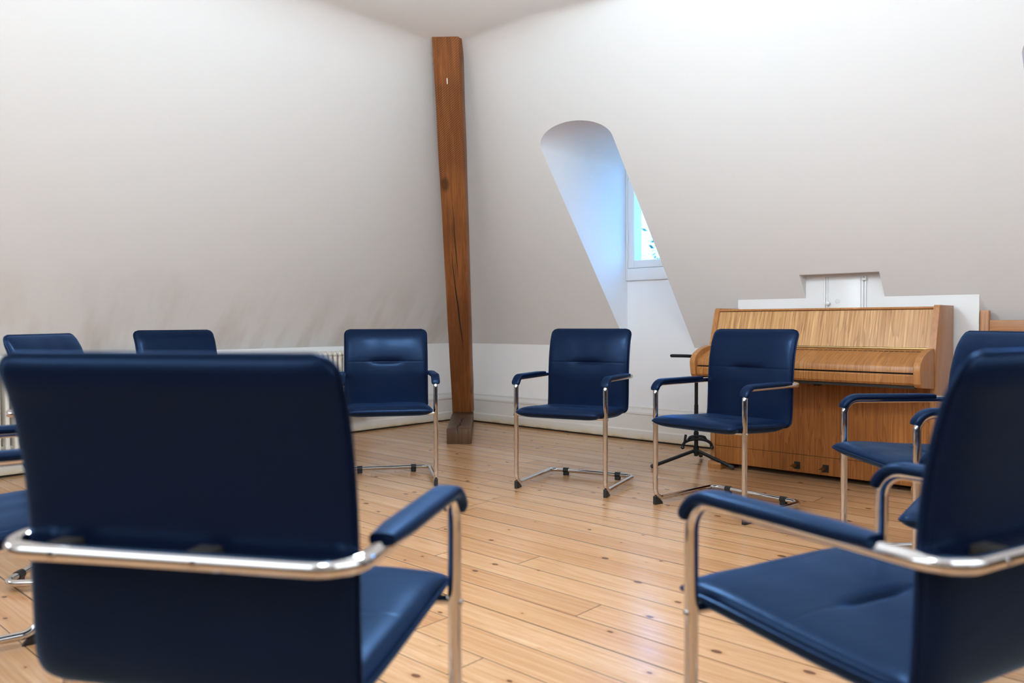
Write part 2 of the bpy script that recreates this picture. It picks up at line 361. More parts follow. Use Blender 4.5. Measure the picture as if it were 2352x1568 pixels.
for u in rng(.001, 1.235, 26)+rng(1.2401, AE+.3, 14)+rng(AE+.3, D1[0], 3): us.append((u, 0))
def dorm(D):
    for i in range(41):
        th = PI*(1-i/40); u = (D[0]+D[1])/2+(D[1]-D[0])/2*math.cos(th); us.append((u, (arch_z(u, D)-ZK)/TS))
dorm(D1)
for u in rng(D1[1], NI[0], 14): us.append((u, 0))
for u in rng(NI[0], NI[1], 6): us.append((u, (ZN-ZK)/TS))
for u in rng(NI[1], D2[0], 14): us.append((u, 0))
dorm(D2)
for u in rng(D2[1], RMAX, 20): us.append((u, 0))
wr_ = columns('wall_right', M['slope2'], us, None, False)
wl_ = columns('wall_left', M['slope'], [(u, 0) for u in rng(.001, 1.235, 26)+rng(1.2401, AE+.3, 16)]+[(u, 0) for u in rng(AE+.3, RMAX, 50)], None, True)
def grid(bm, P, nu, nv):
    V = [[bm.verts.new(P(i/nu, j/nv)) for j in range(nv+1)] for i in range(nu+1)]
    for i in range(nu):
        for j in range(nv): bm.faces.new((V[i][j], V[i+1][j], V[i+1][j+1], V[i][j+1]))
bm = bmesh.new(); e0 = AE+.3
grid(bm, lambda u, v: rp(e0+(RMAX-e0)*u, e0+(RMAX-e0)*v, surf(e0+(RMAX-e0)*u, e0+(RMAX-e0)*v)), 30, 30); struct('ceiling', bm, M['ceil'], sharp=3)
# floor
bm = bmesh.new(); rbox(bm, -.4, RMAX+.2, -.4, RMAX+.2, -.08, 0); struct('floor', bm, M['floor'], smooth=False)
# vertical knee walls (solid, 0.2 m thick); on the right they rise behind the window bays
bm = bmesh.new(); rbox(bm, -.2, 0, -.2, RMAX, 0, ZK+.01); struct('wall_left_knee', bm, M['knee'], smooth=False)
bm = bmesh.new(); rbox(bm, 0, RMAX, -.2, 0, 0, ZK+.01)
struct('wall_right_knee', bm, M['knee'], smooth=False)
WZ0, WZ1 = 1.263, 2.31
def dormer(n, D):
    a0, a1 = D
    bm = bmesh.new(); rbox(bm, a0, a1, -.2, .0005, .0, WZ0)   # apron under the window
    struct('wall_dormer_front' if n == 1 else 'wall_dormer_front_right', bm, M['reveal'], smooth=False)
    bm = bmesh.new()                                     # cheeks and barrel vault
    for a in D:
        b1 = (ZSP-ZK)/TS; v = [bm.verts.new(rp(a, b, z)) for b, z in ((0, ZK), (b1, ZSP), (-.2, ZSP), (-.2, ZK))]
        bm.faces.new(v)
    K = 40; lo = []; hi = []
    for i in range(K+1):
        th = PI*(1-i/K); u = (a0+a1)/2+(a1-a0)/2*math.cos(th); z = arch_z(u, D)
        lo.append(bm.verts.new(rp(u, -.2, z))); hi.append(bm.verts.new(rp(u, (z-ZK)/TS, z)))
    for i in range(K): bm.faces.new((lo[i], lo[i+1], hi[i+1], hi[i]))
    struct('wall_dormer' if n == 1 else 'wall_dormer_right', bm, M['reveal'], sharp=.5)
    # window: fixed frame, opening sash, pane
    root = bpy.data.objects.new('window_%d' % n, None); COL.objects.link(root); root.matrix_world = RM @ Matrix.Translation(rp(a0, 0, WZ0)); root['kind'] = 'structure'
    w = a1-a0; h = WZ1-WZ0
    def fr(nm, x0, x1, z0, z1, tl, tb, tt, y0, y1, bev=.003):
        bm = bmesh.new()
        box(bm, x0, x0+tl, y0, y1, z0, z1, bev); box(bm, x1-tl, x1, y0, y1, z0, z1, bev)
        box(bm, x0+tl, x1-tl, y0, y1, z0, z0+tb, bev); box(bm, x0+tl, x1-tl, y0, y1, z1-tt, z1, bev)
        o = link(nm, bm, M['gloss'], root); return o
    fr('window_frame', 0.002, w-.002, 0, h, .014, .095, .06, -.026, .14)
    s = fr('window_sash', .017, w-.017, .098, h-.06, .056, .058, .05, -.020, .085)
    bm = bmesh.new(); box(bm, .062, .074, .03, .055, .145, h-.1, .002); box(bm, w-.074, w-.062, .03, .055, .145, h-.1, .002); box(bm, .07, w-.07, .03, .055, .150, .162, .002)
    link('glazing_bead', bm, M['gloss'], root)
    bm = bmesh.new(); box(bm, .07, w-.07, .056, .060, .15, h-.105); link('window_pane', bm, M['glass'], root, smooth=False)
    bm = bmesh.new()
    for z in (.30, .80): box(bm, .008, .024, -.033, -.022, z, z+.06, .003)
    link('window_hinge', bm, M['gloss'], root)
dormer(1, D1); dormer(2, D2)
# panelling box behind the piano, with its niche up the slope
bm = bmesh.new()
zt = ZK+TS*PB
for p in ([(PN[0], PB, 0), (PN[1], PB, 0), (PN[1], PB, zt), (NI[1], PB, zt), (NI[1], PB, ZN), (NI[0], PB, ZN), (NI[0], PB, zt), (PN[0], PB, zt)],
          [(PN[0], PB, 0), (PN[0], PB, zt), (PN[0], 0, ZK), (PN[0], 0, 0)], [(PN[1], PB, 0), (PN[1], 0, 0), (PN[1], 0, ZK), (PN[1], PB, zt)]):
    bm.faces.new([bm.verts.new(rp(*q)) for q in p])
struct('wall_panelling', bm, M['gloss'], smooth=False)
bm = bmesh.new(); bn = (ZN-ZK)/TS
for p in ([(NI[0], PB, zt), (NI[0], PB, ZN), (NI[0], bn, ZN)], [(NI[1], PB, zt), (NI[1], bn, ZN), (NI[1], PB, ZN)], [(NI[0], PB, ZN), (NI[1], PB, ZN), (NI[1], bn, ZN), (NI[0], bn, ZN)]):
    bm.faces.new([bm.verts.new(rp(*q)) for q in p])
struct('wall_niche', bm, M['slope2'], smooth=False)
# hatch in the panelling
dr = bpy.data.objects.new('door_1', None); COL.objects.link(dr); dr.matrix_world = RM @ Matrix.Translation(rp(3.655, PB, .45)); dr['kind'] = 'structure'
bm = bmesh.new(); box(bm, .004, .196, -.006, 0, 0, .762, .003); link('door_leaf', bm, M['gloss'], dr)
bm = bmesh.new()
for x in (-.026, -.012, .204, .220): box(bm, x, x+.010, -.010, 0, 0, .765, .003)
link('door_frame', bm, M['gloss'], dr)
FACE = Matrix.Rotation(PI/2, 4, 'X')   # local z -> room -y (into the room)
bm = bmesh.new(); lathe(bm, [(.008, 0), (.008, .012), (.014, .013), (.014, .024), (.010, .028), (.004, .031), (.0001, .031)], Matrix.Translation((.003, -.006, .599)) @ FACE, 8); link('door_knob', bm, M['gloss'], dr)
bm = bmesh.new(); lathe(bm, [(.016, 0), (.016, .004), (.011, .006), (.010, .003), (.005, .003), (.004, .007), (.0001, .007)], Matrix.Translation((.059, -.006, .613)) @ FACE, 20); link('key_rosette', bm, M['gloss'], dr)
bm = bmesh.new(); box(bm, .212, .236, -.030, -.008, .733, .748, .005); sweep(bm, [(.226, -.012, .74), (.228, -.016, .76)], .006, 8); link('door_latch', bm, M['gloss'], dr)

# other two walls of the room, out of view and without windows
bm = bmesh.new(); rbox(bm, -.2, RMAX, RMAX, RMAX+.15, 0, ZC+.05); struct('wall_front', bm, M['knee'], smooth=False)
bm = bmesh.new(); rbox(bm, .3, RMAX-.02, RMAX-.02, RMAX, 0, 1.25); struct('trim_2', bm, M['panelwood'], smooth=False)  # added dark panel, unseen, keeps chair backs and chrome reflections dark
bm = bmesh.new(); rbox(bm, RMAX, RMAX+.15, -.2, RMAX, 0, ZC+.05); struct('wall_back', bm, M['knee'], smooth=False)
bm = bmesh.new(); rbox(bm, RMAX-.02, RMAX, .3, RMAX-.02, 0, 1.25); struct('trim_3', bm, M['panelwood'], smooth=False)  # second added dark panel, darkens reflections from this side
# skirting boards
prof = [(0, .014), (.026, .014), (.026, .080), (.020, .092), (.018, .200), (.018, .205), (.026, .212), (.026, .226), (.018, .240), (.012, .252), (.012, .266), (0, .270)]
def skirt(name, runs, axis):
    bm = bmesh.new()
    for s, e in runs:
        A = []; B = []
        for d, z in prof:
            if axis == 'a': A.append(bm.verts.new(rp(s, d, z))); B.append(bm.verts.new(rp(e, d, z)))
            else: A.append(bm.verts.new(rp(d, s, z))); B.append(bm.verts.new(rp(d, e, z)))
        n = len(prof)
        for i in range(n): bm.faces.new((A[i], A[(i+1) % n], B[(i+1) % n], B[i]))
        bm.faces.new(A[::-1]); bm.faces.new(B)
    struct(name, bm, M['skirt'], sharp=.3)
def skirt_mat():
    m, nt, p = mat('skirting_paint'); tc = N(nt, 'ShaderNodeTexCoord'); sp = N(nt, 'ShaderNodeSeparateXYZ'); L(nt, tc.outputs['Object'], sp.inputs[0])
    z = mathn(nt, 'ADD', sp.outputs[2], mathn(nt, 'MULTIPLY', tex(nt, tc.outputs['Object'], 9, 4), .05))
    c = ramp(nt, z, [(.035, (.42, .30, .15)), (.05, (.66, .58, .44)), (.085, (.72, .69, .64)), (.3, (.74, .73, .71))])
    L(nt, c, p.inputs['Base Color']); p.inputs['Roughness'].default_value = .4; return m
M['skirt'] = skirt_mat()
skirt('baseboard_right', [(.02, PN[0]), (PN[1], RMAX)], 'a'); skirt('baseboard_left', [(.02, RMAX)], 'b')
bm = bmesh.new(); rbox(bm, .012, PN[0], 0, .012, .0005, .0145); rbox(bm, 0, .012, .0, RMAX, .0005, .0145); struct('trim_1', bm, M['gap'], smooth=False)  # dark strip stands in for the shadow gap under the skirting

# ------------------------------------------------------------------ leaning post and sole block
bis = math.atan2(.063, 1.413)
def beam():
    fb = Vector((-.4495, 7.125, .118)); ft = Vector((-.4135, 5.075, 2.80)); ax = (ft-fb); Ln = ax.length; ax.normalize()
    X = Vector((1, -.03, 0)).normalized(); X = (X-ax*X.dot(ax)).normalized(); Y = ax.cross(X).normalized()  # Y points away from the camera side
    if Y.y < 0: Y = -Y; X = -X
    mx = Matrix((( X.x, Y.x, ax.x, fb.x), (X.y, Y.y, ax.y, fb.y), (X.z, Y.z, ax.z, fb.z), (0, 0, 0, 1)))
    root = empty('timber_post', mx, 'reddish brown rough-sawn timber post leaning from the corner block up to the ceiling', 'post')
    bm = bmesh.new(); W = .0935; T = .17; nz = 60; ny = 5; nx = 9
    # the post is a lofted rounded rectangle with hewn edges, and an open drying crack
    ring0 = []
    for k in range(4):
        cx, cy = [(W, 0), (W, T), (-W, T), (-W, 0)][k]
    prevr = None; rings = []
    for i in range(nz+1):
        z = .001+(Ln+.02)*i/nz; pts = []
        wob = lambda s: .0035*noise.noise(Vector((s*7.1, z*2.2, 3)))
        zc = min(max(z, 0), Ln)/Ln
        cut = .012 + .02*max(0, (zc-.93)/.07)        # hewn right edge rounds off at the top
        c2 = .004
        sec = [(-W+c2+wob(1), 0)] + [(-W + (2*W)*q/12 + (0 if 0 else 0), 0) for q in range(1, 12)] + [(W-cut+wob(2), 0), (W-cut*.3+wob(2), .012+.3*cut), (W+wob(2), .03), (W+wob(3), T-.01), (W-.01, T), (-W+.01, T), (-W+wob(4), T-.01), (-W+wob(1), .005)]
        row = []
        for j, (x, y) in enumerate(sec):
            if 1 <= j <= 11: y += .0012*noise.noise(Vector((x*18, z*3, 0)))
            row.append(Vector((x, y, z)))
        rings.append([bm.verts.new(p) for p in row])
    for a, b in zip(rings, rings[1:]):
        n = len(a)
        for k in range(n): bm.faces.new((a[k], a[(k+1) % n], b[(k+1) % n], b[k]))
    for v in rings[0]: v.co.z = (.0045-v.co.x*X.z-v.co.y*Y.z)/ax.z
    bm.faces.new(rings[0][::-1]); bm.faces.new(rings[-1])
    link('post_body', bm, M['beam'], root, sharp=.5)
    # drying cracks: thin dark wedges let into the face
    def crack(pts, wmax):
        bm = bmesh.new(); n = len(pts); A = []; B = []
        for i, (x, z) in enumerate(pts):
            w = wmax*math.sin(PI*(i+.15)/(n-.7))+.0006; A.append((x-w, z)); B.append((x+w, z))
        for i in range(n-1):
            vs = [bm.verts.new((q[0], -.0016, q[1])) for q in (A[i], B[i], B[i+1], A[i+1])]
            bk = [bm.verts.new((q[0], .006, q[1])) for q in (A[i], B[i], B[i+1], A[i+1])]
            bm.faces.new(vs); 
            for k in range(4): bm.faces.new((vs[k], vs[(k+1) % 4], bk[(k+1) % 4], bk[k]))
        bmesh.ops.remove_doubles(bm, verts=bm.verts, dist=1e-5)
        return bm
    # px -> local: measured up the post face, as fraction of its length
    link('drying_crack', crack([(.028, .72), (.026, .82), (.018, .92), (.010, 1.0), (.004, 1.10), (.000, 1.2), (-.012, 1.32), (-.020, 1.45), (-.030, 1.6), (-.034, 1.72)], .0042), M['gap'], root)
    link('drying_crack', crack([(.012, 1.48), (.006, 1.6), (.000, 1.72), (-.006, 1.85), (-.004, 2.0), (-.01, 2.12)], .0022), M['gap'], root)
    bm = bmesh.new(); box(bm, -.012, -.006, -.003, 0, 3.03, 3.07, .001); link('paint_fleck', bm, M['paper'], root)
beam()
fx = Matrix.Translation((-.4108, 6.04, 0)) @ Matrix.Rotation(math.radians(2.0), 4, 'Z')
blk = empty('sole_block', fx, 'dark worn timber block on the floor under the foot of the leaning post', 'block')
bm = bmesh.new(); box(bm, -.095, .095, 0, 1.20, .0, .118, .006)
bmesh.ops.subdivide_edges(bm, edges=[e for e in bm.edges if e.calc_length() > .3], cuts=14)
for v in bm.verts:
    if v.co.z > .05: v.co.z += .004*noise.noise(Vector((v.co.x*20, v.co.y*6, 0)))
    v.co.x += .003*noise.noise(Vector((v.co.y*5, v.co.z*9, 5)))
link('block_body', bm, M['block'], blk, sharp=.5)
bm = bmesh.new(); pts = [(-.012, .03), (-.018, .10), (-.008, .2), (.004, .24), (-.004, .33), (.012, .42), (.004, .52), (.014, .66)]
for (x0, y0), (x1, y1) in zip(pts, pts[1:]):
    w = .0055; v = [bm.verts.new(p) for p in ((x0-w, y0, .1205), (x0+w, y0, .1205), (x1+w*.7, y1, .1205), (x1-w*.7, y1, .1205))]; u = [bm.verts.new((q.co.x, q.co.y, .112)) for q in v]
    bm.faces.new(v); [bm.faces.new((v[k], v[(k+1) % 4], u[(k+1) % 4], u[k])) for k in range(4)]
v = [bm.verts.new(p) for p in ((-.018, -.0015, .118), (-.010, -.0015, .118), (-.007, -.0015, .075))]; u = [bm.verts.new((q.co.x, .006, q.co.z)) for q in v]
bm.faces.new(v); [bm.faces.new((v[k], v[(k+1) % 3], u[(k+1) % 3], u[k])) for k in range(3)]
link('drying_crack', bm, M['gap'], blk)

# ------------------------------------------------------------------ armchairs
W2 = .265; TR = .0128
def cushion(path, w, h, rc, crease=None, nm='seat', wav=0, parent=None, flat=0):
    """padded panel following a side profile [(y,z)], pinched at its rim; returns panel and piping"""
    P = [Vector((0, y, z)) for y, z in path]
    # resample by arc length with Catmull-Rom
    def cr(p0, p1, p2, p3, t): return .5*((2*p1)+(p2-p0)*t+(2*p0-5*p1+4*p2-p3)*t*t+(3*p1-p0-3*p2+p3)*t**3)
    dense = []
    for i in range(len(P)-1):
        p0 = P[max(i-1, 0)]; p3 = P[min(i+2, len(P)-1)]
        for k in range(16): dense.append(cr(p0, P[i], P[i+1], p3, k/16))
    dense.append(P[-1]); S = [0]
    for a, b in zip(dense, dense[1:]): S.append(S[-1]+(b-a).length)
    Ln = S[-1]
    def at(s):
        s = min(max(s, 0), Ln); lo = 0
        for k in range(len(S)-1):
            if S[k+1] >= s: lo = k; break
        d = S[lo+1]-S[lo]; t = (s-S[lo])/d if d else 0; p = dense[lo].lerp(dense[lo+1], t); tg = (dense[lo+1]-dense[lo]).normalized()
        return p, Vector((0, tg.z, -tg.y))
    NS, NX = 56, 44
    sv = sorted(set([Ln*(.5-.5*math.cos(PI*i/NS))*.35+Ln*(i/NS)*.65 for i in range(NS+1)]))
    if crease: sv = sorted(sv+[crease[0]*Ln+d for d in (-.010, -.006, -.003, 0, .003, .006, .010)])
    xu = [math.sin(PI/2*(2*j/NX-1))*.45+(2*j/NX-1)*.55 for j in range(NX+1)]
    bm = bmesh.new(); rows = []
    for s in sv:
        p, n = at(s); d = min(s, Ln-s); ww = w if d >= rc else w-rc+math.sqrt(max(0, rc*rc-(rc-d)**2))
        v = abs(2*s/Ln-1); row = []
        fs = (1-v**7)**.55 if v < 1 else 0
        for u in xu:
            fu = (1-abs(u)**9)**.5 if abs(u) < 1 else 0
            t = h*fs*fu; x = ww*u
            wv = wav*(math.sin(x*21+s*9)+.6*math.sin(x*47+2))*fs*fu
            top = t+wv; bot = -t*(1-flat)
            if crease:
                ds = abs(s-crease[0]*Ln); top -= fu*(.0009*(1-u**6)*math.exp(-(ds/.004)**2)+.0105*math.exp(-(ds/.011)**2)*math.exp(-((x)/.085)**4)*crease[1]+.004*math.exp(-(ds/.05)**2)*math.exp(-(x/.13)**2))
            # pull-in folds near the lower rim
            q = p+Vector((x, 0, 0))
            if fs*fu < 1e-4: vv = bm.verts.new(q); row.append((vv, vv))
            else: row.append((bm.verts.new(q+n*top), bm.verts.new(q+n*bot)))
        rows.append(row)
    for a, b in zip(rows, rows[1:]):
        for j in range(NX):
            for side in (0, 1):
                q = [a[j][side], a[j+1][side], b[j+1][side], b[j][side]]; q2 = []
                for z in q:
                    if z not in q2: q2.append(z)
                if len(q2) > 2:
                    if side: q2.reverse()
                    try: bm.faces.new(q2)
                    except ValueError: pass
    rim = [r[0][0].co.copy() for r in rows]; rim2 = [r[-1][0].co.copy() for r in rows]
    loop = rim + [rows[-1][j][0].co.copy() for j in range(1, NX)] + rim2[::-1] + [rows[0][j][0].co.copy() for j in range(NX-1, 0, -1)]
    bmesh.ops.remove_doubles(bm, verts=bm.verts, dist=1e-5)
    o = link(nm, bm, M['vinyl'], parent, sharp=1.9)
    lp = [loop[0]]
    for q in loop[1:]:
        if (q-lp[-1]).length > .004: lp.append(q)
    if (lp[-1]-lp[0]).length < .004: lp.pop()
    bm = bmesh.new(); sweep(bm, lp, .0036, 6, closed=True); link('piping', bm, M['vinyl'], o)
    return o
def make_chair():
    root = bpy.data.objects.new('visitor_armchair', None); COL.objects.link(root); root.empty_display_size = .1
    ZA = .621; YB = -.474; YR = -.482; zb = .030
    pts = [(-W2, YB, ZA), (-W2, 0, ZA), (-W2, 0, zb), (-W2, YR, zb), (W2, YR, zb), (W2, 0, zb), (W2, 0, ZA), (W2, YB, ZA)]
    path = fillet(pts, [.055, .055, .052, .045, .045, .052, .055, .055], closed=True, seg=8)
    # add straight-run points
    full = []
    for a, b in zip(path, path[1:]+path[:1]):
        full.append(a); d = (b-a).length
        if d > .12:
            for k in range(1, 4): full.append(a.lerp(b, k/4))
    bm = bmesh.new(); sweep(bm, full, TR, 18, closed=True); fr = link('tubular_frame', bm, M['chrome'], root)
    # seat carrier under the cushion, joining the front legs
    bm = bmesh.new(); sweep(bm, [(-W2, 0, .420), (-.2, -.0, .418), (.2, -.0, .418), (W2, 0, .420)], .009, 12)
    link('seat_crossbar', bm, M['chrome'], root)
    bm = bmesh.new()
    for s in (-1, 1):
        sweep(bm, [(s*.17, .0, .414), (s*.17, -.36, .404)], .008, 8)
        link('seat_bracket', bm, M['bsteel'], root); bm = bmesh.new()
    bm.free()
    cushion([(.068, .437), (.03, .441), (-.05, .4395), (-.15, .433), (-.26, .427), (-.34, .425), (-.405, .428)], .243, .027, .028, (.52, 1), 'seat', .0008, root, -.36)
    cushion([(-.395, .408), (-.412, .45), (-.418, .54), (-.421, .64), (-.430, .73), (-.449, .815), (-.468, .862), (-.480, .893)], .252, .0245, .034, (.585, 1), 'backrest', .0007, root)
    for s in (-1, 1):
        # arm pad: rounded strip following tube over the bend
        pth = [(-.365, ZA), (-.30, ZA), (-.2, ZA), (-.12, ZA)] + [(-.055+.055*math.sin(t), ZA-.055+.055*math.cos(t)) for t in [PI*.40*k/9 for k in range(10)]]
        bm = bmesh.new(); rings = []; n = len(pth)
        for i, (y, z) in enumerate(pth):
            a = pth[max(i-1, 0)]; b = pth[min(i+1, n-1)]; tg = Vector((0, b[0]-a[0], b[1]-a[1])).normalized(); nn = Vector((0, -tg.z, tg.y))
            e = 1.0; 
            if i == 0: e = .80
            if i == n-1: e = .85
            ring = []
            K = 20
            for k in range(K):
                th = 2*PI*k/K; cx = math.copysign(abs(math.cos(th))**.55, math.cos(th))*.0245*e; cy = math.copysign(abs(math.sin(th))**.6, math.sin(th))*.0122*e
                if cy < 0: cy *= .9
                ring.append(bm.verts.new(Vector((s*W2+cx, y, z))+nn*(.0108+cy)))
            rings.append(ring)
        for a, b in zip(rings, rings[1:]):
            for k in range(len(a)): bm.faces.new((a[k], a[(k+1) % len(a)], b[(k+1) % len(a)], b[k]))
        bm.faces.new(rings[0][::-1]); bm.faces.new(rings[-1])
        link('armrest_pad', bm, M['vinyl'], root, sharp=1.0)
        # front wedge glide and rear clip glide
        bm = bmesh.new(); prism(bm, [(.008, 0), (-.050, 0), (-.044, .010), (-.034, .020), (-.012, .030), (.002, .044), (.008, .040)], s*W2-.010, s*W2+.010, .002)
        link('front_glide', bm, M['black'], root)
        bm = bmesh.new(); sweep(bm, [(s*.150, YR, zb), (s*.182, YR, zb)], TR+.0035, 14); box(bm, s*.166-.016, s*.166+.016, YR-.012, YR+.012, 0, zb, .003)
        link('rear_glide', bm, M['black'], root)
        bm = bmesh.new(); lathe(bm, [(.007, 0), (.007, .0025), (.004, .004), (.0001, .004)], Matrix.Translation((s*(W2+TR-.001), 0, .416)) @ Matrix.Rotation(s*PI/2, 4, 'Y'), 12); link('fixing_screw', bm, M['chrome'], root); bm = bmesh.new()
        lathe(bm, [(.006, 0), (.006, .003), (.0001, .004)], Matrix.Translation((-.055+s*.107, YB-TR+.001, ZA)) @ Matrix.Rotation(PI/2, 4, 'X'), 12)
        link('fixing_screw', bm, M['chrome'], root)
        bm = bmesh.new(); box(bm, -.055+s*.107-.018, -.055+s*.107+.018, YB-.002, YB+.042, ZA-.006, ZA+.014, .003); link('back_clip', bm, M['gap'], root)
    return root
proto = make_chair()
def copy_tree(o, parent=None):
    c = o.copy(); COL.objects.link(c)
    if parent: c.parent = parent
    for ch in [x for x in KIDS.get(o.name, [])]: copy_tree(ch, c)
    return c
KIDS = {}
for o in list(COL.objects):
    if o.parent: KIDS.setdefault(o.parent.name, []).append(o)
CH = [
 (.259, 4.294, -116.9, 'navy vinyl armchair standing free below the dormer window, its whole chrome frame in view'),
 (.900, 3.808, -140.9, 'navy vinyl armchair standing in front of the left end of the piano'),
 (-.697, 4.434, -79.3, 'navy vinyl armchair just left of the timber post, partly hidden by the near left chair'),
 (1.341, 2.882, 182.0, 'navy vinyl armchair seen side-on, facing left, in front of the right end of the piano'),
 (1.154, 2.100, 143.8, 'navy armchair almost hidden behind the near right chair, only a seat corner showing'),
 (.548, 1.520, 119.6, 'large near navy armchair at the right edge seen from behind, seat and armrests showing'),
 (-.367, 1.499, 78.3, 'large near navy armchair seen squarely from behind, chrome tube across its dark back'),
 (-1.62, 4.396, -35.8, 'navy armchair whose backrest top shows above the middle of the large near left chair'),
 (-1.310, 3.014, 3.3, 'navy armchair whose backrest top shows above the left corner of the near left chair'),
 (-1.226, 2.080, 36.9, 'navy armchair cut off at the left edge, its seat peeking out beside the near chair'),
]
for i, (x, y, d, lab) in enumerate(CH):
    c = proto if i == 0 else copy_tree(proto)
    c.location = (x, y, 0); c.rotation_euler = (0, 0, math.radians(d-90)); tag(c, lab, 'chair', 'navy armchairs set in a circle')

# ------------------------------------------------------------------ upright piano (local x along the wall, local y = -(b-.30))
PX0, PX1 = 3.045, 4.370; PWd = PX1-PX0
pr = empty('upright_piano', RM @ Matrix.Translation(rp(PX0, .30, 0)), 'light brown veneered upright piano with closed lid against the white panelling', 'piano')
Y = lambda b: -(b-.30)
tk = .032
for s in (0, 1):
    x0, x1 = (0, tk) if s == 0 else (PWd-tk, PWd)
    bm = bmesh.new(); prism(bm, [(Y(.30), .03), (Y(.64), .03), (Y(.64), .58), (Y(.657), .775), (Y(.584), 1.012), (Y(.575), 1.022), (Y(.30), 1.022)], x0, x1, .002)
    link('side_panel', bm, M['ven_side'], pr)
    bm = bmesh.new(); prism(bm, [(Y(.6575), .775), (Y(.5845), 1.010), (Y(.587), 1.011), (Y(.660), .776)], x0+.001, x1-.001); link('edge_band', bm, M['edge'], pr, smooth=False)
    # key cheek: curved top, blunt nose
    top = []
    for k in range(13):
        t = k/12*PI/2; top.append((Y(.640+.275*math.sin(t)), .690+.098*math.cos(t)))
    poly = top + [(Y(.916), .672), (Y(.905), .612), (Y(.890), .596), (Y(.870), .590), (Y(.63), .573)]
    cx0, cx1 = (.006, .040) if s == 0 else (PWd-.040, PWd-.006)
    bm = bmesh.new(); prism(bm, poly, cx0, cx1, .003); link('key_cheek', bm, M['edge'], pr, sharp=.4)
    bm = bmesh.new(); q0 = .015 if s == 0 else PWd-.105
    prism(bm, [(Y(.45), 0), (Y(.70), 0), (Y(.705), .03), (Y(.695), .046), (Y(.60), .050), (Y(.45), .050)], q0, q0+.09, .004); link('toe_block', bm, M['edge'], pr)
x0, x1 = tk, PWd-tk
bm = bmesh.new(); prism(bm, [(Y(.30), 1.000), (Y(.572), 1.000), (Y(.580), 1.004), (Y(.572), 1.014), (Y(.30), 1.014)], x0, x1); link('top_lid', bm, M['edge'], pr, sharp=.4)
bm = bmesh.new(); prism(bm, [(Y(.555), .998), (Y(.572), .998), (Y(.642), .792), (Y(.625), .786)], x0, x1); link('upper_panel', bm, M['ven'], pr, smooth=False)
bm = bmesh.new(); prism(bm, [(Y(.625), .784), (Y(.647), .784), (Y(.646), .790), (Y(.625), .790)], x0, x1); link('panel_ledge', bm, M['brass'], pr, smooth=False)
# fallboard: rear strip, piano hinge, curved lid, front lip
bm = bmesh.new(); prism(bm, [(Y(.60), .783), (Y(.650), .781), (Y(.688), .7665), (Y(.688), .750), (Y(.60), .750)], .042, PWd-.042); link('fallboard_strip', bm, M['ven_lid'], pr, sharp=.4)
bm = bmesh.new(); prism(bm, [(Y(.6885), .768), (Y(.6945), .768), (Y(.6945), .756), (Y(.6885), .756)], .06, PWd-.06)
for k in range(44):
    xx = .06+(PWd-.12)*k/44; sweep(bm, [(xx+.002, Y(.6915), .768), (xx+.024, Y(.6915), .768)], .0042, 6)
link('piano_hinge', bm, M['gap'], pr)
lid = [(Y(.695), .769), (Y(.74), .758), (Y(.79), .742), (Y(.83), .727), (Y(.862), .714), (Y(.876), .706), (Y(.883), .695), (Y(.885), .668), (Y(.870), .668), (Y(.86), .69), (Y(.695), .75)]
bm = bmesh.new(); prism(bm, lid, .042, PWd-.042); link('fallboard', bm, M['ven_lid'], pr, sharp=.5)
bm = bmesh.new(); box(bm, 1.146, 1.166, Y(.887), Y(.884), .677, .692, .001); link('lock_plate', bm, M['ven'], pr)
bm = bmesh.new(); box(bm, .042, PWd-.042, Y(.872), Y(.62), .585, .70); link('key_bed', bm, M['gap'], pr, smooth=False)
bm = bmesh.new(); prism(bm, [(Y(.872), .659), (Y(.884), .659), (Y(.889), .652), (Y(.889), .615), (Y(.880), .603), (Y(.85), .600), (Y(.85), .63)], .042, PWd-.042); link('key_slip', bm, M['ven_lid'], pr, sharp=.5)
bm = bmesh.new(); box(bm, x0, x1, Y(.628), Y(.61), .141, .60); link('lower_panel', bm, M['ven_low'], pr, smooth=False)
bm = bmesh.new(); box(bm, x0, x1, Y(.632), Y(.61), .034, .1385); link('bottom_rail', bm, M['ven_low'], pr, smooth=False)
bm = bmesh.new(); prism(bm, [(Y(.31), .04), (Y(.60), .04), (Y(.60), .74), (Y(.53), .97), (Y(.31), .97)], x0, x1); link('piano_back', bm, M['gap'], pr, smooth=False)
for px in (3.611, 3.781):
    xx = px-PX0
    bm = bmesh.new(); box(bm, xx-.014, xx+.022, Y(.634), Y(.62), .052, .096); bx_ = link('pedal_slot', bm, M['gap'], pr, smooth=False)
    bm = bmesh.new(); prism(bm, [(Y(.62), .068), (Y(.66), .070), (Y(.70), .066), (Y(.712), .068), (Y(.712), .076), (Y(.70), .080), (Y(.66), .084), (Y(.62), .082)], xx-.010, xx+.010, .003); link('pedal', bm, M['brass'], pr)
for xx in (.07, PWd-.07):
    bm = bmesh.new(); sweep(bm, [(xx-.012, Y(.56), .018), (xx+.012, Y(.56), .018)], .0175, 14); link('castor_wheel', bm, M['brass'], pr)
for xx in (.55, .75):
    bm = bmesh.new(); box(bm, xx, xx+.03, Y(.85), Y(.80), .576, .586, .002); link('key_bed_clip', bm, M['gap'], pr)

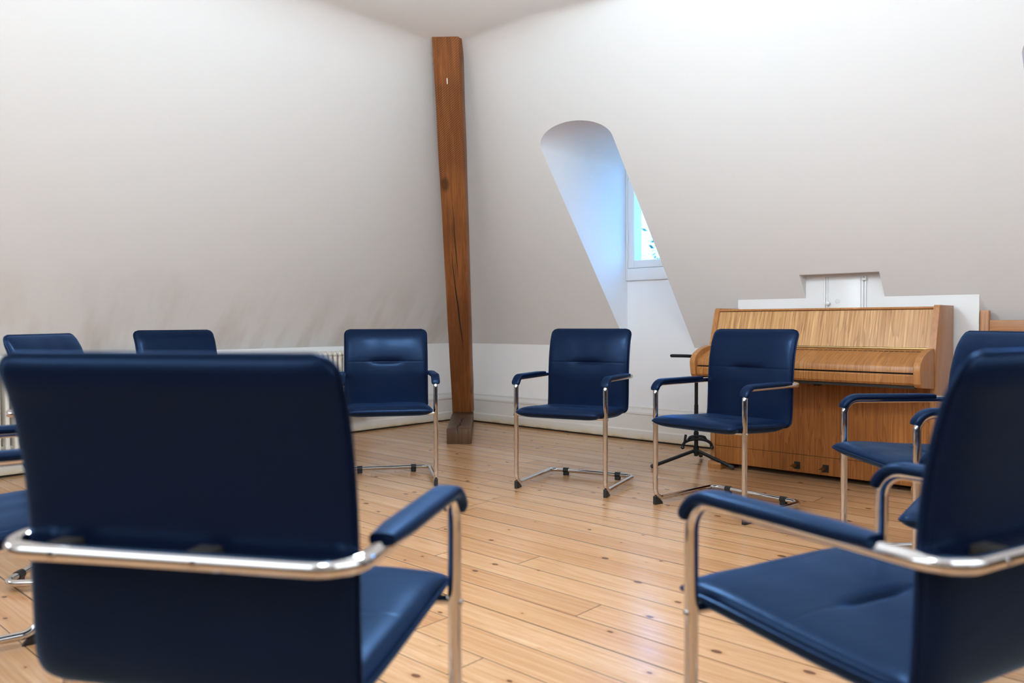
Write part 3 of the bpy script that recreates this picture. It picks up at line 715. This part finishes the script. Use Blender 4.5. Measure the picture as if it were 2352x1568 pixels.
# ------------------------------------------------------------------ black instrument stand left of the piano
sx, sy = 2.985, .715
gs = empty('instrument_stand', RM @ Matrix.Translation(rp(sx, sy, 0)), 'black tubular instrument stand with tripod feet standing left of the piano', 'stand')
bm = bmesh.new(); sweep(bm, [(0, 0, .07), (0, 0, .40), (0, 0, .401), (0, 0, .72)], [.0130, .0130, .0112, .0112], 12); link('pole', bm, M['bsteel'], gs)
bm = bmesh.new(); sweep(bm, [(0, 0, .085), (0, 0, .135)], .017, 12); link('collar', bm, M['bsteel'], gs); bm = bmesh.new(); sweep(bm, [(0, 0, .20), (0, 0, .225)], .016, 12); link('collar', bm, M['bsteel'], gs)
for (fa, fb) in ((2.815, .975), (3.225, .676), (2.845, .400)):
    tip = Vector((fa-sx, -(fb-sy), .016)); top = Vector((0, 0, .108))
    bm = bmesh.new(); sweep(bm, [top, top.lerp(tip, .98)], .0115, 10); lg = link('leg', bm, M['bsteel'], gs)
    d = (tip-top).normalized(); bm = bmesh.new(); sweep(bm, [tip-d*.03, tip-d*.005, tip+d*.004], [.013, .0145, .010], 10); link('rubber_foot', bm, M['black'], lg)
# cradle arcs face the camera: build along camera x
rc_ = Matrix.Rotation(-ROT, 3, 'Z')
def cr(pts, rad, nm, n=8):
    bm = bmesh.new(); sweep(bm, [rc_ @ Vector(p) for p in pts], rad, n); return link(nm, bm, M['bsteel'], gs)
arc = lambda hw, z0, z1, y: [(hw*math.cos(PI-PI*k/12), y, z0+(z1-z0)*math.sin(PI*k/12)**.8) for k in range(13)]
a1 = cr(arc(.092, .135, .183, -.03), .0098, 'cradle_arm')
a2 = cr([(-.078, -.05, .215), (-.086, -.05, .165), (-.072, -.05, .170)]+arc(.05, .19, .202, -.03)+[(.058, -.03, .175)], .0085, 'cradle_arm')
for s in (-1, 1):
    bm = bmesh.new(); q = rc_ @ Vector((s*.094, -.03, .130)); bmesh.ops.create_uvsphere(bm, u_segments=12, v_segments=8, radius=.0125, matrix=Matrix.Translation(q)); link('cradle_tip', bm, M['black'], a1)
bm = bmesh.new(); sweep(bm, [rc_ @ Vector(p) for p in [(-.170, -.01, .718), (-.165, -.01, .718), (-.06, -.01, .716), (.0, 0, .712), (.035, .008, .714)]], [.006, .0105, .0105, .0105, .009], 10); link('neck_yoke', bm, M['bsteel'], gs)

# ------------------------------------------------------------------ radiator along the left knee wall
def radiator():
    b0, b1 = 1.16, 4.6
    root = empty('column_radiator', RM @ Matrix.Translation(rp(.04, b0, 0)), 'long cream column radiator along the left wall behind the chairs', 'radiator')
    n = 74; st = (b1-b0)/n; bm = bmesh.new()
    for i in range(n):
        y = -(i+.5)*st
        for x in (.012, .062, .112): sweep(bm, [(x, y, .185), (x, y, .665)], .0125, 8)
        sweep(bm, [(.0, y, .672), (.016, y, .684), (.062, y, .690), (.108, y, .684), (.124, y, .672)], [.012, .017, .018, .017, .012], 8)
        sweep(bm, [(.0, y, .178), (.016, y, .168), (.108, y, .168), (.124, y, .178)], [.012, .017, .017, .012], 8)
    link('radiator_sections', bm, M['rad'], root)
    bm = bmesh.new()
    for z in (.19, .655): sweep(bm, [(.062, .01, z), (.062, -(b1-b0), z)], .013, 10)
    link('header_pipe', bm, M['rad'], root)
    bm = bmesh.new(); sweep(bm, fillet([(.062, .01, .19), (.062, .06, .19), (-.03, .06, .19)], .02), .009, 10); sweep(bm, [(.062, .035, .19), (.11, .035, .19)], [.014, .017], 12); link('radiator_valve', bm, M['gloss'], root)
    bm = bmesh.new()
    for i in (6, 30, 54, 70): 
        y = -(i)*st; box(bm, .05, .075, y-.01, y+.01, 0, .17, .003); box(bm, -.04, .05, y-.01, y+.01, .16, .175, .002)
    link('radiator_foot', bm, M['rad'], root)
radiator()

# ------------------------------------------------------------------ wooden bench right of the panelling
bx0 = 4.490
be = empty('wooden_bench', RM @ Matrix.Translation(rp(bx0, .42, 0)), 'brown wooden bench with post and rail back, right of the white panelling', 'bench')
BW = 1.10
for x in (0, BW-.046):
    bm = bmesh.new(); prism(bm, [(.155, 0), (.195, 0), (.200, .45), (.200, .97), (.196, .995), (.160, .995), (.155, .97), (.155, .45)], x, x+.046, .006); link('back_post', bm, M['benchv'], be)
    bm = bmesh.new(); box(bm, x, x+.046, -.22, -.175, 0, .425, .004); link('front_leg', bm, M['benchv'], be)
    bm = bmesh.new(); box(bm, x+.008, x+.038, -.18, .16, .32, .40, .003); link('side_rail', bm, M['bench'], be)
bm = bmesh.new(); box(bm, .046, BW-.046, .165, .190, .84, .939, .004); link('top_rail', bm, M['bench'], be)
bm = bmesh.new(); box(bm, .046, BW-.046, .165, .190, .62, .69, .004); link('middle_rail', bm, M['bench'], be)
for k in range(5):
    bm = bmesh.new(); y = -.235+k*.080; box(bm, 0, BW, y, y+.072, .425, .447, .004); link('seat_slat', bm, M['bench'], be)

# ------------------------------------------------------------------ tree outside the dormer window
tx = Vector((5.15, 17.6, 0))
tr = empty('garden_tree', Matrix.Translation(tx+Vector((0, 0, -7.2))), 'leafy tree outside, seen through the dormer window pane', 'tree')
bm = bmesh.new(); sweep(bm, [(0, 0, 0), (.1, 0, 3), (0, .1, 6), (.1, 0, 10)], [.28, .22, .16, .07], 10)
for k in range(9):
    a = k*2.4; z = 5.5+k*.5; sweep(bm, [(0, 0, z), (.9*math.cos(a), .9*math.sin(a), z+.5), (1.7*math.cos(a), 1.7*math.sin(a), z+1.2)], [.09, .06, .02], 6)
link('trunk', bm, M['trunk'], tr)
bm = bmesh.new(); random.seed(4)
for i in range(9000):
    u = random.uniform(-1, 1); th = random.uniform(0, 2*PI); rr_ = random.random()**.4; q = math.sqrt(1-u*u)
    c = Vector((2.05*rr_*q*math.cos(th), 2.05*rr_*q*math.sin(th), 9.7+2.6*rr_*u)); c += Vector([random.gauss(0, .14) for _ in range(3)])
    if noise.noise(c*1.3) < -.18: continue
    R = Matrix.Rotation(random.uniform(0, 6.28), 3, Vector([random.gauss(0, 1) for _ in range(3)]).normalized()); s = random.uniform(.05, .10)
    vs = [bm.verts.new(c+R @ Vector(p)*s) for p in ((-1, 0, 0), (0, -.5, .1), (1, 0, 0), (0, .5, .1))]; bm.faces.new(vs)
link('foliage', bm, M['leaf'], tr, smooth=False, recalc=False)
